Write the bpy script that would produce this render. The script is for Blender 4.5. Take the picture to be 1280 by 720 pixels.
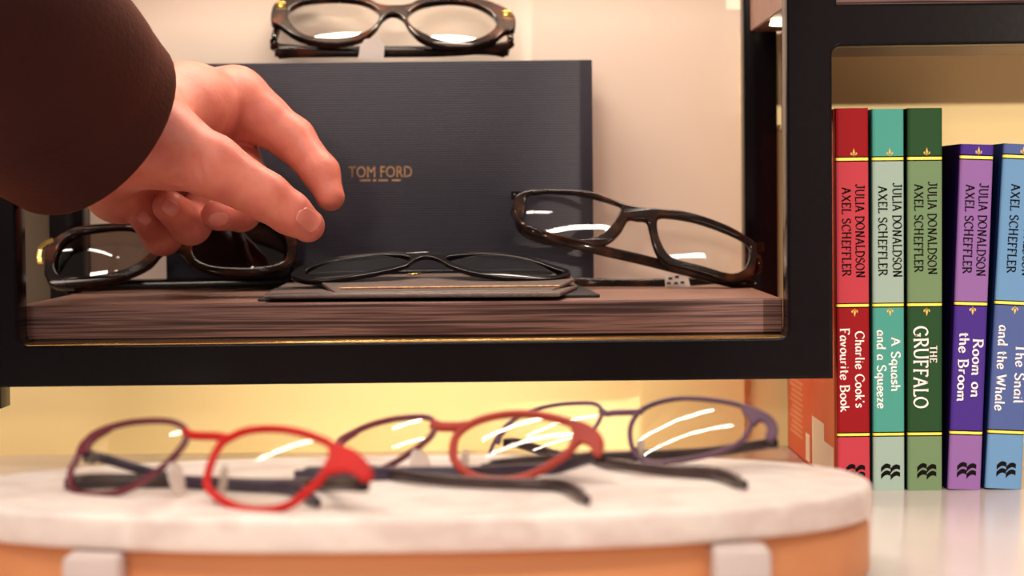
import bpy, bmesh, math, random
import numpy as np
from mathutils import Vector, Matrix

for o in list(bpy.data.objects):
    bpy.data.objects.remove(o, do_unlink=True)
scene = bpy.context.scene
COL = scene.collection
random.seed(4)

# ------------------------------------------------------------------ camera
FPX, PITCH, ROLL = 2560.0, math.atan(108 / 2560), math.radians(0.6)
CAM = Vector((0, 0, 0.1265))
_r0, _u0 = Vector((1, 0, 0)), Vector((0, math.sin(PITCH), math.cos(PITCH)))
FWD = Vector((0, math.cos(PITCH), -math.sin(PITCH)))
RIGHT = _r0 * math.cos(ROLL) - _u0 * math.sin(ROLL)
UP = _r0 * math.sin(ROLL) + _u0 * math.cos(ROLL)
cd = bpy.data.cameras.new('camera'); cam = bpy.data.objects.new('camera', cd); COL.objects.link(cam)
cam.matrix_world = Matrix((
    (RIGHT.x, UP.x, -FWD.x, CAM.x), (RIGHT.y, UP.y, -FWD.y, CAM.y),
    (RIGHT.z, UP.z, -FWD.z, CAM.z), (0, 0, 0, 1)))
cd.sensor_width = 36; cd.lens = 36 * FPX / 1280; cd.clip_start = 0.02
cd.dof.use_dof = True; cd.dof.focus_distance = 0.91; cd.dof.aperture_fstop = 8.6
scene.camera = cam

# ------------------------------------------------------------------ light
scene.view_settings.view_transform = 'Standard'
scene.view_settings.look = 'None'
scene.view_settings.exposure = 0.32
scene.view_settings.gamma = 1.0
scene.view_settings.use_curve_mapping = False
w = bpy.data.worlds.new('shop_room_light'); scene.world = w; w.use_nodes = True
w.node_tree.nodes['Background'].inputs[0].default_value = (1.0, 0.76, 0.66, 1)
w.node_tree.nodes['Background'].inputs[1].default_value = 0.2

def area(name, loc, target, sx, sy, power, col):
    l = bpy.data.lights.new(name, 'AREA'); l.shape = 'RECTANGLE'; l.size = sx; l.size_y = sy
    l.energy = power; l.color = col
    o = bpy.data.objects.new(name, l); COL.objects.link(o); o.location = loc
    d = (Vector(target) - Vector(loc)).normalized()
    o.rotation_euler = d.to_track_quat('-Z', 'Y').to_euler()
    return o

# shop ceiling luminaires in front of the display, the LED strips under the shelves
area('shop_ceiling_light', (-0.7, -3.0, 0.75), (0, 0.9, 0.1), 0.5, 0.16, 16, (1.0, 0.84, 0.70))
area('ceiling_tube', (0.0, -.04, 1.3), (0.0, -.04, 0.0), 1.6, 0.075, 18, (1.0, 0.88, 0.77))
def tube(name, a, b, wd, power, col):
    a, b = Vector(a), Vector(b); o = area(name, (a + b) / 2, (a + b) / 2 - Vector((0, 0, 1)), (b - a).length, wd, power, col)
    o.rotation_euler = (0, 0, math.atan2(b.y - a.y, b.x - a.x))
tube('twin_tube_light', (-.93, 1.065, .8), (-.28, .745, .8), .016, 1.7, (1.0, 0.88, 0.77))
tube('twin_tube_light', (-.93, .89, .8), (-.23, .59, .8), .014, 1.5, (1.0, 0.88, 0.77))
area('upper_shelf_led_strip', (-0.05, 1.05, 0.41), (-0.05, 1.05, 0.0), 0.36, 0.016, 1.45, (1.0, 0.86, 0.70))
area('lower_shelf_led_strip', (-0.05, 0.915, 0.0635), (-0.06, 0.985, 0.0), 0.2, 0.008, 0.21, (1.0, 0.86, 0.66))

sp = bpy.data.lights.new('bookshelf_spotlight', 'SPOT'); sp.energy = 250; sp.color = (1.0, 0.86, 0.70)
sp.spot_size = math.radians(15.7); sp.spot_blend = .03; sp.shadow_soft_size = .022
so = bpy.data.objects.new('bookshelf_spotlight', sp); COL.objects.link(so); so.location = (1.5, -2.0, .478)
so.rotation_euler = (Vector((.548, .87, .10)) - so.location).to_track_quat('-Z', 'Y').to_euler()

# ------------------------------------------------------------------ helpers
def ray(px, py):
    return FWD + RIGHT * ((px - 640) / FPX) + UP * ((360 - py) / FPX)
def P(px, py, Y):
    d = ray(px, py); return CAM + d * (Y / d.y)
def PZ(px, py, z):
    d = ray(px, py); return CAM + d * ((z - CAM.z) / d.z)

def principled(name, color=(.8, .8, .8), rough=0.5, metal=0.0, spec=0.5, coat=0.0):
    m = bpy.data.materials.new(name); m.use_nodes = True
    b = m.node_tree.nodes['Principled BSDF']
    b.inputs['Base Color'].default_value = (*color, 1); b.inputs['Roughness'].default_value = rough
    b.inputs['Metallic'].default_value = metal; b.inputs['Specular IOR Level'].default_value = spec
    b.inputs['Coat Weight'].default_value = coat; b.inputs['Coat Roughness'].default_value = 0.06
    return m, m.node_tree, b
def srgb(r, g, b):
    f = lambda c: (c / 255 / 12.92) if c / 255 <= .04045 else ((c / 255 + .055) / 1.055) ** 2.4
    return (f(r), f(g), f(b))
def coords(nt, scale, kind='Object'):
    tc = nt.nodes.new('ShaderNodeTexCoord'); mp = nt.nodes.new('ShaderNodeMapping')
    mp.inputs['Scale'].default_value = scale
    nt.links.new(tc.outputs[kind], mp.inputs['Vector']); return mp.outputs['Vector']
def noise(nt, vec, scale=1.0, detail=4, rough=.5):
    n = nt.nodes.new('ShaderNodeTexNoise'); n.inputs['Scale'].default_value = scale
    n.inputs['Detail'].default_value = detail; n.inputs['Roughness'].default_value = rough
    nt.links.new(vec, n.inputs['Vector']); return n.outputs['Fac']
def ramp(nt, fac, stops):
    r = nt.nodes.new('ShaderNodeValToRGB'); e = r.color_ramp.elements
    while len(e) < len(stops): e.new(0.5)
    for k, (p, c) in enumerate(stops): e[k].position = p; e[k].color = (*c, 1)
    nt.links.new(fac, r.inputs['Fac']); return r.outputs['Color']
def bump(nt, b, height, strength, dist):
    n = nt.nodes.new('ShaderNodeBump'); n.inputs['Strength'].default_value = strength
    n.inputs['Distance'].default_value = dist
    nt.links.new(height, n.inputs['Height']); nt.links.new(n.outputs['Normal'], b.inputs['Normal'])

def mat_mottled(name, stops, scale, rough, bmp=0.0, spec=0.5, coat=0, metal=0, detail=4):
    m, nt, b = principled(name, rough=rough, spec=spec, coat=coat, metal=metal)
    v = coords(nt, scale); f = noise(nt, v, 1, detail)
    nt.links.new(ramp(nt, f, stops), b.inputs['Base Color'])
    if bmp: bump(nt, b, f, bmp, 0.0006)
    return m

M = {}
M['wall'] = mat_mottled('cream_wall_paint', [(.3, srgb(236, 216, 200)), (.7, srgb(242, 222, 206))], (9, 9, 9), .75, .05)
M['panel'] = mat_mottled('yellow_panel', [(.3, srgb(246, 220, 158)), (.7, srgb(248, 224, 164))], (6, 6, 6), .6)
M['olive_shade'] = mat_mottled('olive_shade_tone', [(.3, srgb(84, 70, 52)), (.7, srgb(92, 76, 58))], (9, 9, 9), .7)  # shade on the next bay's back wall, put into the colour
M['black'] = mat_mottled('black_powder_coat', [(.3, srgb(15, 12, 14)), (.7, srgb(19, 15, 18))], (300, 300, 300), .2, .02, spec=.1)
M['brass'] = mat_mottled('brass', [(.3, srgb(222, 170, 92)), (.7, srgb(235, 190, 120))], (80, 80, 80), .25, metal=1)
M['wood'] = mat_mottled('brown_wood_grain', [(.36, srgb(50, 32, 32)), (.46, srgb(96, 68, 64)), (.53, srgb(122, 92, 86)), (.6, srgb(84, 58, 56)), (.66, srgb(56, 36, 36))], (9, 60, 620), .55, .5, detail=4, spec=.3)
M['woodtop'] = mat_mottled('brown_wood_face', [(.25, srgb(108, 76, 66)), (.5, srgb(132, 96, 82)), (.75, srgb(118, 84, 72))], (5, 130, 60), .42, .15, detail=5)
M['counter'] = mat_mottled('glossy_cream_counter', [(.3, srgb(238, 222, 216)), (.7, srgb(244, 228, 222))], (12, 12, 12), .2, spec=.5)
M['marble'] = mat_mottled('cream_marble', [(.3, srgb(220, 206, 200)), (.48, srgb(244, 234, 226)), (.58, srgb(226, 208, 200)), (.7, srgb(246, 236, 230))], (22, 30, 30), .35, detail=6)
M['orange_wood'] = mat_mottled('orange_wood', [(.3, srgb(214, 138, 88)), (.7, srgb(228, 156, 104))], (5, 50, 50), .5)
M['foot'] = mat_mottled('pale_grey_foot', [(.3, srgb(206, 190, 186)), (.7, srgb(214, 200, 196))], (40, 40, 40), .5)
M['paper'] = mat_mottled('white_paper', [(.3, srgb(236, 230, 222)), (.7, srgb(244, 238, 230))], (60, 60, 60), .7)
M['pages'] = mat_mottled('page_edges', [(.3, srgb(225, 218, 205)), (.7, srgb(240, 234, 222))], (300, 3, 3), .8)
M['tort'] = mat_mottled('dark_tortoiseshell', [(.35, srgb(14, 8, 7)), (.55, srgb(34, 18, 12)), (.68, srgb(74, 34, 14)), (.8, srgb(40, 20, 12))], (60, 60, 110), .1, spec=.22)
M['tort_brown'] = mat_mottled('brown_tortoiseshell', [(.35, srgb(22, 12, 9)), (.55, srgb(34, 21, 16)), (.7, srgb(66, 38, 22)), (.8, srgb(40, 25, 18))], (70, 60, 90), .1, spec=.25)
M['gloss_black'] = mat_mottled('glossy_black_acetate', [(.3, srgb(10, 8, 10)), (.7, srgb(20, 16, 18))], (60, 60, 60), .1, spec=.22)
M['dark_metal'] = mat_mottled('dark_gunmetal', [(.3, srgb(38, 34, 36)), (.7, srgb(52, 46, 48))], (80, 80, 80), .28, metal=.8)
M['gold'] = mat_mottled('gold_metal', [(.3, srgb(240, 196, 96)), (.7, srgb(250, 214, 130))], (80, 80, 80), .22, metal=1)
M['foil'] = mat_mottled('dull_gold_foil', [(.3, srgb(150, 108, 74)), (.7, srgb(196, 156, 112))], (400, 80, 400), .45, metal=.6)
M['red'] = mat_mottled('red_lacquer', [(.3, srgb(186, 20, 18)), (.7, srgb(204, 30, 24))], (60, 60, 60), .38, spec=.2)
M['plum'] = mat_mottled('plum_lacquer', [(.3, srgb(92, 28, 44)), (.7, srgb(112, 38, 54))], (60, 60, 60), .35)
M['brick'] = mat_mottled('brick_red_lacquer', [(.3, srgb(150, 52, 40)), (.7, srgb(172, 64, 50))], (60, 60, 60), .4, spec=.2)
M['mauve'] = mat_mottled('mauve_lacquer', [(.3, srgb(84, 58, 78)), (.7, srgb(104, 72, 92))], (60, 60, 60), .4, spec=.2)
M['temple_dark'] = mat_mottled('dark_brown_temple', [(.3, srgb(44, 30, 30)), (.7, srgb(66, 48, 46))], (90, 40, 90), .35)
M['temple_navy'] = mat_mottled('navy_temple', [(.3, srgb(44, 34, 52)), (.7, srgb(66, 52, 74))], (90, 40, 90), .35)
M['pouch'] = mat_mottled('brown_grey_leather', [(.3, srgb(84, 70, 66)), (.7, srgb(106, 90, 84))], (350, 350, 350), .42, .4)
M['pouch_dark'] = mat_mottled('black_leather', [(.3, srgb(20, 18, 20)), (.7, srgb(32, 28, 30))], (350, 350, 350), .45, .4)
M['pad'] = None

# ribbed box paper
m, nt, b = principled('ribbed_navy_paper', rough=.45, spec=.4)
v = coords(nt, (1, 1, 1)); wv = nt.nodes.new('ShaderNodeTexWave'); wv.bands_direction = 'Z'
wv.inputs['Scale'].default_value = 260; wv.inputs['Distortion'].default_value = 1.6; wv.inputs['Detail'].default_value = 3; wv.inputs['Detail Scale'].default_value = .3
nt.links.new(v, wv.inputs['Vector'])
n2 = noise(nt, coords(nt, (140, 90, 260)), 1, 5)
mx = nt.nodes.new('ShaderNodeMath'); mx.operation = 'MULTIPLY_ADD'; mx.inputs[1].default_value = .45
nt.links.new(n2, mx.inputs[0]); nt.links.new(wv.outputs['Fac'], mx.inputs[2])
nt.links.new(ramp(nt, mx.outputs[0], [(.2, srgb(24, 24, 35)), (.75, srgb(38, 38, 52)), (1.0, srgb(54, 52, 66))]), b.inputs['Base Color'])
bump(nt, b, mx.outputs[0], .4, .0004); M['box'] = m

# knitted sleeve
m, nt, b = principled('dark_brown_knit', rough=.95, spec=.15)
n1 = noise(nt, coords(nt, (420, 420, 420)), 1, 3); n2 = noise(nt, coords(nt, (18, 18, 18)), 1, 3)
nt.links.new(ramp(nt, n2, [(.3, srgb(42, 17, 16)), (.7, srgb(54, 24, 20))]), b.inputs['Base Color'])
b.inputs['Sheen Weight'].default_value = .2; b.inputs['Sheen Roughness'].default_value = .5
b.inputs['Sheen Tint'].default_value = (*srgb(190, 100, 60), 1)
bump(nt, b, n1, .5, .0008); M['sleeve'] = m

# skin
m, nt, b = principled('skin', rough=.48, spec=.35)
n1 = noise(nt, coords(nt, (38, 38, 38)), 1, 4); n2 = noise(nt, coords(nt, (520, 520, 520)), 1, 4)
nt.links.new(ramp(nt, n1, [(.3, srgb(186, 94, 82)), (.52, srgb(206, 122, 104)), (.7, srgb(192, 100, 88))]), b.inputs['Base Color'])
b.inputs['Subsurface Weight'].default_value = .25; b.inputs['Subsurface Radius'].default_value = (1, .35, .2)
b.inputs['Subsurface Scale'].default_value = .004
bump(nt, b, n2, .25, .0005); M['skin'] = m
M['nail'] = mat_mottled('fingernail', [(.3, srgb(200, 116, 104)), (.7, srgb(206, 124, 112))], (90, 90, 90), .3)

def lens_mat(name, tint, gloss=1.0, coatcol=(1, 1, 1)):
    m = bpy.data.materials.new(name); m.use_nodes = True; nt = m.node_tree
    nt.nodes.remove(nt.nodes['Principled BSDF']); out = nt.nodes['Material Output']
    t = nt.nodes.new('ShaderNodeBsdfTransparent'); t.inputs[0].default_value = (*tint, 1)
    g = nt.nodes.new('ShaderNodeBsdfGlossy'); g.inputs['Roughness'].default_value = .02; g.inputs[0].default_value = (*coatcol, 1)
    lw = nt.nodes.new('ShaderNodeFresnel'); lw.inputs['IOR'].default_value = 1.5
    mu = nt.nodes.new('ShaderNodeMath'); mu.operation = 'MULTIPLY'; mu.use_clamp = True; mu.inputs[1].default_value = gloss
    mix = nt.nodes.new('ShaderNodeMixShader')
    nt.links.new(lw.outputs[0], mu.inputs[0]); nt.links.new(mu.outputs[0], mix.inputs[0])
    nt.links.new(t.outputs[0], mix.inputs[1]); nt.links.new(g.outputs[0], mix.inputs[2]); nt.links.new(mix.outputs[0], out.inputs[0])
    return m
M['lens_clear'] = lens_mat('clear_lens', (.95, .94, .91))
M['lens_brown'] = lens_mat('brown_sun_lens', (.30, .24, .20))
M['lens_grey'] = lens_mat('grey_sun_lens', (.20, .20, .23), 1.3)
m, nt, b = principled('clear_silicone', srgb(240, 226, 216), .3); b.inputs['Transmission Weight'].default_value = .25; b.inputs['Alpha'].default_value = .75
M['pad'] = m
def emis(name, col, s):
    m = bpy.data.materials.new(name); m.use_nodes = True; b = m.node_tree.nodes['Principled BSDF']
    b.inputs['Base Color'].default_value = (*col, 1); b.inputs['Emission Color'].default_value = (*col, 1); b.inputs['Emission Strength'].default_value = s
    return m

def link(name, mesh, mats, parent=None, smooth=None):
    if not isinstance(mats, (list, tuple)): mats = [mats]
    for mm in mats: mesh.materials.append(mm)
    if smooth is not None:
        mesh.shade_smooth()
        if smooth < 180: mesh.set_sharp_from_angle(angle=math.radians(smooth))
        if 'flat_face' in mesh.attributes:
            fl = [d.value for d in mesh.attributes['flat_face'].data]
            for k, v_ in enumerate(fl):
                if v_: mesh.polygons[k].use_smooth = False
    o = bpy.data.objects.new(name, mesh); COL.objects.link(o)
    if parent is not None: o.parent = parent
    return o
def from_bm(name, bm, mats, parent=None, smooth=None, origin=None):
    if origin is not None: bmesh.ops.translate(bm, verts=bm.verts, vec=-Vector(origin))
    bmesh.ops.recalc_face_normals(bm, faces=bm.faces)
    me = bpy.data.meshes.new(name); bm.to_mesh(me); bm.free()
    o = link(name, me, mats, parent, smooth)
    if origin is not None and parent is None: o.location = origin
    return o
def tag(o, label, cat, group=None, kind=None):
    o['label'] = label
    o['category'] = cat
    if group: o['group'] = group
    if kind: o['kind'] = kind
    return o
def empty(name, loc, label, cat, group=None):
    o = bpy.data.objects.new(name, None); COL.objects.link(o); o.location = loc; o.empty_display_size = .02
    return tag(o, label, cat, group)
def add_box(bm, lo, hi, bev=0.0, seg=2):
    r = bmesh.ops.create_cube(bm, size=1); vs = r['verts']
    lo, hi = Vector(lo), Vector(hi); c = (lo + hi) / 2; s = hi - lo
    for v in vs: v.co = Vector((v.co.x * s.x, v.co.y * s.y, v.co.z * s.z)) + c
    if bev:
        es = list({e for v in vs for e in v.link_edges})
        bmesh.ops.bevel(bm, geom=es, offset=bev, segments=seg, affect='EDGES', profile=.5)
def catmull(pts, n=8, closed=True):
    pts = [Vector(p) for p in pts]; out = []; N = len(pts)
    rng = N if closed else N - 1
    for i in range(rng):
        if closed: p0, p1, p2, p3 = pts[i - 1], pts[i], pts[(i + 1) % N], pts[(i + 2) % N]
        else:
            p1, p2 = pts[i], pts[i + 1]
            p0 = pts[i - 1] if i else p1 * 2 - p2
            p3 = pts[i + 2] if i + 2 < N else p2 * 2 - p1
        for k in range(n):
            t = k / n
            out.append(.5 * ((2 * p1) + (p2 - p0) * t + (2 * p0 - 5 * p1 + 4 * p2 - p3) * t * t + (3 * p1 - p0 - 3 * p2 + p3) * t ** 3))
    if not closed: out.append(pts[-1])
    return out
def sweep(bm, pts, a, b, up, closed=False, seg=10, power=1.0, prof=None, cap=True):
    """tube of superellipse section: half-size a along up, b across; prof(t) scales it"""
    N = len(pts); rings = []; up = Vector(up)
    for i, p in enumerate(pts):
        if closed: t = pts[(i + 1) % N] - pts[i - 1]
        else: t = pts[min(i + 1, N - 1)] - pts[max(i - 1, 0)]
        t.normalize(); s = t.cross(up).normalized(); u = s.cross(t).normalized()
        f = prof(i / (N - 1)) if prof else 1.0
        fa, fb = (f if isinstance(f, tuple) else (f, f))
        ring = []
        for k in range(seg):
            th = 2 * math.pi * k / seg; c, sn = math.cos(th), math.sin(th)
            c = math.copysign(abs(c) ** power, c); sn = math.copysign(abs(sn) ** power, sn)
            ring.append(bm.verts.new(p + u * (a * fa * c) + s * (b * fb * sn)))
        rings.append(ring)
    for i in range(N if closed else N - 1):
        A, B = rings[i], rings[(i + 1) % N]
        for k in range(seg): bm.faces.new((A[k], A[(k + 1) % seg], B[(k + 1) % seg], B[k]))
    if cap and not closed:
        bm.faces.new(rings[0][::-1]); bm.faces.new(rings[-1])
def plate_mesh(outer, holes, half, bev, res=2):
    """flat outline with holes -> extruded, rounded mesh in its own xy plane"""
    cu = bpy.data.curves.new('outline', 'CURVE'); cu.dimensions = '2D'; cu.fill_mode = 'BOTH'
    cu.extrude = max(half - bev, 1e-5); cu.bevel_depth = bev; cu.bevel_resolution = res; cu.offset = -bev
    for poly in [outer] + holes:
        s = cu.splines.new('POLY'); s.points.add(len(poly) - 1)
        for k, p in enumerate(poly): s.points[k].co = (p[0], p[1], 0, 1)
        s.use_cyclic_u = True
    o = bpy.data.objects.new('outline', cu); COL.objects.link(o)
    bpy.context.view_layer.update()
    me = bpy.data.meshes.new_from_object(o.evaluated_get(bpy.context.evaluated_depsgraph_get()))
    bpy.data.objects.remove(o, do_unlink=True); bpy.data.curves.remove(cu)
    me.materials.clear()
    bm = bmesh.new(); bm.from_mesh(me); bmesh.ops.remove_doubles(bm, verts=bm.verts, dist=1e-6)
    bmesh.ops.recalc_face_normals(bm, faces=bm.faces); bm.normal_update()
    lay = bm.faces.layers.int.new('flat_face')
    for f in bm.faces: f[lay] = int(abs(f.normal.z) > .995)
    bm.to_mesh(me); bm.free()
    return me
def text_mesh(body, height, length=None):
    cu = bpy.data.curves.new('lettering', 'FONT'); cu.body = body; cu.size = 1; cu.extrude = 0.01; cu.resolution_u = 3
    cu.align_x = 'LEFT'
    o = bpy.data.objects.new('lettering', cu); COL.objects.link(o); bpy.context.view_layer.update()
    me = bpy.data.meshes.new_from_object(o.evaluated_get(bpy.context.evaluated_depsgraph_get()))
    bpy.data.objects.remove(o, do_unlink=True); bpy.data.curves.remove(cu); me.materials.clear()
    xs = [v.co.x for v in me.vertices]; x0, x1 = min(xs), max(xs)
    cap = 0.69; s = height / cap; sx = (length / (x1 - x0)) if length else s
    for v in me.vertices: v.co = Vector(((v.co.x - x0) * sx, v.co.y * s, v.co.z / .01 * .00008))
    return me

def ell(cx, cy, rx, ry, a0=0, a1=360, n=14): return [(cx + rx * math.cos(math.radians(a0 + (a1 - a0) * k / n)), cy + ry * math.sin(math.radians(a0 + (a1 - a0) * k / n))) for k in range(n + 1)]
GL = {  # pen strokes of each hand-lettered character, cap height 1: advance, straight strokes, curved strokes
    'J': (.62, [[(.22, 1), (.58, 1)]], [[(.42, 1), (.42, .3), (.34, .05), (.16, 0), (.04, .14)]]),
    'U': (.78, [[(0, 1), (.2, 1)], [(.56, 1), (.76, 1)]], [[(.1, 1), (.1, .35), (.2, .06), (.38, 0), (.57, .08), (.66, .35), (.66, 1)]]),
    'L': (.62, [[(.14, 1), (.14, 0)], [(.04, 1), (.26, 1)], [(.04, 0), (.56, .0)], [(.56, 0), (.58, .14)]], []),
    'I': (.34, [[(.16, 1), (.16, 0)], [(.05, 1), (.28, 1)], [(.05, 0), (.28, 0)]], []),
    'A': (.8, [[(.08, 0), (.38, 1)], [(.38, 1), (.7, 0)], [(.17, .34), (.58, .34)], [(0, 0), (.18, 0)], [(.6, 0), (.8, 0)]], []),
    'D': (.8, [[(.14, 1), (.14, 0)]], [[(.03, 1), (.38, .98), (.66, .76), (.72, .48), (.62, .16), (.36, 0), (.03, 0)]]),
    'O': (.86, [], [ell(.4, .5, .36, .5)]),
    'N': (.84, [[(.14, 0), (.14, 1)], [(.14, 1), (.66, 0)], [(.66, 0), (.66, 1)], [(.04, 0), (.25, 0)], [(.55, 1), (.78, 1)]], []),
    'S': (.64, [], [[(.52, .82), (.4, .98), (.2, .97), (.08, .78), (.16, .6), (.4, .46), (.54, .28), (.48, .07), (.28, 0), (.04, .14)]]),
    'X': (.78, [[(.08, 1), (.68, 0)], [(.66, 1), (.08, 0)], [(0, 1), (.18, 1)], [(.56, 0), (.76, 0)]], []),
    'E': (.64, [[(.14, 1), (.14, 0)], [(.04, 1), (.54, 1)], [(.14, .52), (.46, .52)], [(.04, 0), (.56, 0)], [(.54, 1), (.55, .86)], [(.56, 0), (.58, .14)]], []),
    'C': (.76, [[(.66, .95), (.67, .76)]], [ell(.42, .5, .36, .5, 42, 322)]),
    'H': (.84, [[(.14, 0), (.14, 1)], [(.66, 0), (.66, 1)], [(.14, .52), (.66, .52)], [(.04, 1), (.25, 1)], [(.04, 0), (.25, 0)], [(.56, 1), (.77, 1)], [(.56, 0), (.77, 0)]], []),
    'F': (.6, [[(.14, 1), (.14, 0)], [(.04, 1), (.54, 1)], [(.14, .52), (.44, .52)], [(.04, 0), (.27, 0)], [(.54, 1), (.55, .85)]], []),
    'R': (.76, [[(.14, 1), (.14, 0)], [(.34, .5), (.7, 0)], [(.04, 0), (.25, 0)]], [[(.03, 1), (.38, 1), (.57, .86), (.55, .64), (.38, .52), (.14, .5)]]),
    'T': (.66, [[(.32, 1), (.32, 0)], [(0, 1), (.64, 1)], [(.2, 0), (.44, 0)]], []),
    'G': (.82, [[(.68, .44), (.68, .1)], [(.5, .44), (.78, .44)]], [ell(.42, .5, .36, .5, 42, 330)]),
    'B': (.7, [[(.14, 1), (.14, 0)]], [[(.03, 1), (.38, 1), (.54, .86), (.5, .62), (.14, .54)], [(.14, .54), (.46, .5), (.62, .3), (.52, .06), (.3, 0), (.03, 0)]]),
    'W': (1.05, [[(.06, 1), (.28, 0)], [(.28, 0), (.5, .9)], [(.5, .9), (.72, 0)], [(.72, 0), (.95, 1)], [(-.02, 1), (.16, 1)]], []),
    'a': (.54, [], [[(.42, .5), (.28, .61), (.12, .5), (.05, .25), (.14, .02), (.28, .05), (.42, .3)], [(.43, .6), (.42, .2), (.46, .02), (.54, .04)]]),
    'd': (.56, [], [[(.42, .48), (.28, .6), (.12, .5), (.05, .25), (.14, .02), (.28, .05), (.42, .3)], [(.44, 1), (.43, .3), (.46, .02), (.54, .04)]]),
    'e': (.5, [], [[(.07, .3), (.42, .36), (.36, .56), (.22, .61), (.08, .46), (.05, .25), (.15, .02), (.3, 0), (.46, .14)]]),
    'h': (.58, [[(.1, 1), (.1, 0)]], [[(.1, .35), (.24, .58), (.38, .58), (.43, .4), (.43, .08), (.52, 0)]]),
    'i': (.26, [[(.1, .6), (.1, 0)], [(.09, .82), (.12, .86)]], []),
    'k': (.54, [[(.1, 1), (.1, 0)], [(.42, .6), (.12, .26)], [(.2, .34), (.5, 0)]], []),
    'l': (.26, [], [[(.1, 1), (.1, .2), (.13, .03), (.22, .02)]]),
    'm': (.86, [[(.1, .6), (.1, 0)]], [[(.1, .38), (.22, .58), (.34, .57), (.38, .4), (.38, 0)], [(.38, .38), (.5, .58), (.64, .57), (.68, .4), (.68, .08), (.78, 0)]]),
    'n': (.58, [[(.1, .6), (.1, 0)]], [[(.1, .36), (.24, .58), (.38, .58), (.43, .4), (.43, .08), (.52, 0)]]),
    'o': (.54, [], [ell(.26, .3, .21, .3)]),
    'q': (.54, [[(.42, .6), (.42, -.34)]], [[(.42, .5), (.28, .61), (.12, .5), (.05, .27), (.14, .04), (.28, .06), (.42, .3)]]),
    'r': (.42, [[(.1, .6), (.1, 0)]], [[(.1, .36), (.22, .56), (.36, .58)]]),
    's': (.42, [], [[(.34, .5), (.24, .6), (.1, .56), (.08, .42), (.22, .31), (.34, .2), (.3, .04), (.16, 0), (.03, .08)]]),
    't': (.38, [[(.02, .6), (.34, .6)]], [[(.15, .86), (.15, .2), (.2, .02), (.34, .04)]]),
    'u': (.56, [], [[(.08, .6), (.08, .2), (.16, .02), (.28, .04), (.42, .25)], [(.43, .6), (.42, .15), (.48, 0), (.55, .04)]]),
    'v': (.5, [[(.04, .6), (.22, 0)], [(.22, 0), (.42, .6)]], []),
    'z': (.46, [[(.04, .58), (.4, .58)], [(.4, .58), (.04, 0)], [(.04, 0), (.44, .02)]], []),
    "'": (.18, [[(.1, 1), (.06, .82)]], []), ' ': (.36, [], [])}
def pen_text(body, height, length, weight=.075, seed=0):
    bm = bmesh.new(); x = 0.0; rnd = random.Random(body); nib = math.radians(25)
    for ch in body:
        adv, st, cv = GL[ch]; dy = rnd.uniform(-.03, .03); rt = rnd.uniform(-.03, .03)
        lines = [list(l) for l in st] + [[tuple(q) for q in catmull([Vector((a_, b_)) for a_, b_ in l], 5, False)] for l in cv]
        for l in lines:
            pts = [Vector((x + a_ - rt * b_, b_ + dy)) for a_, b_ in l]; L_, R_ = [], []
            for i, p in enumerate(pts):
                t = (pts[min(i + 1, len(pts) - 1)] - pts[max(i - 1, 0)]).normalized()
                hw = weight * (.42 + .58 * abs(math.sin(math.atan2(t.y, t.x) - nib))); n = Vector((-t.y, t.x)) * hw
                L_.append(bm.verts.new((p.x + n.x, p.y + n.y, 0))); R_.append(bm.verts.new((p.x - n.x, p.y - n.y, 0)))
            for i in range(len(pts) - 1): bm.faces.new((R_[i], R_[i + 1], L_[i + 1], L_[i]))
        x += adv + .06
    sx = length / x
    for v_ in bm.verts: v_.co = Vector((v_.co.x * sx, v_.co.y * height, 0))
    me = bpy.data.meshes.new('lettering'); bm.to_mesh(me); bm.free(); return me

# ------------------------------------------------------------------ setting
ZS = 0.0833            # top of the wooden display shelf
ZT = 0.0325            # top of the tray
YF = 0.87              # front face of the black frame
def structure(o): o['kind'] = 'structure'; return o
bm = bmesh.new(); add_box(bm, (-1.2, 1.092, -.9), (1.2, 1.14, 1.6)); structure(from_bm('wall_back', bm, M['wall']))
bm = bmesh.new(); add_box(bm, (-1.2, -4.0, -.95), (1.2, 1.14, -.9)); structure(from_bm('floor', bm, M['woodtop']))

# counter
cnt = empty('shop_counter', (0, .75, -.9), 'cream glossy counter top carrying the tray, the books and the black shelf unit', 'counter')
bm = bmesh.new(); add_box(bm, (-.9, -.36, .86), (.9, .34, .9), .003); from_bm('countertop', bm, M['counter'], cnt, 40)
bm = bmesh.new(); add_box(bm, (-.86, -.3, 0), (.86, .33, .86), .003); from_bm('cabinet_body', bm, M['woodtop'], cnt, 40)

# shelf unit -----------------------------------------------------------------
unit = empty('display_shelf_unit', (0, .95, 0), 'black metal framed shelf unit with brown wood boards behind the glasses and books', 'shelf unit')
UO = Vector((0, .95, 0))
def arc(cx, cz, r, a0, a1, n=6): return [(cx + r * math.cos(math.radians(a0 + (a1 - a0) * k / n)), cz + r * math.sin(math.radians(a0 + (a1 - a0) * k / n))) for k in range(n + 1)]
XL, XR = -.2105, .1175
outer = [(-.232, .46), (.47, .46), (.47, 0), (.452, 0)] + [(.452, .187)] + arc(.1405, .187, .004, 90, 180) + [(.1365, .0497), (-.2155, .0497), (-.2155, 0.0), (-.232, 0.0)]
outer = [(-.46, .46), (.47, .46), (.47, 0), (.452, 0), (.452, .191)] + arc(.1405, .187, .004, 90, 180) + [(.1365, .0497), (-.2185, .0497), (-.2185, .0405), (-.232, .0405), (-.232, .0497), (-.442, .0497), (-.442, 0), (-.46, 0)]
hole1 = [(XL, .44)] + arc(XL + .004, .0672 + .004, .004, 180, 270) + arc(XR - .004, .0672 + .004, .004, 270, 360) + [(XR, .44)]
hole2 = [(.1385, .44), (.1385, .2085), (.452, .2085), (.452, .44)]
hole3 = [(-.442, .44), (-.442, .0672), (-.2305, .0672), (-.2305, .44)]
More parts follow.
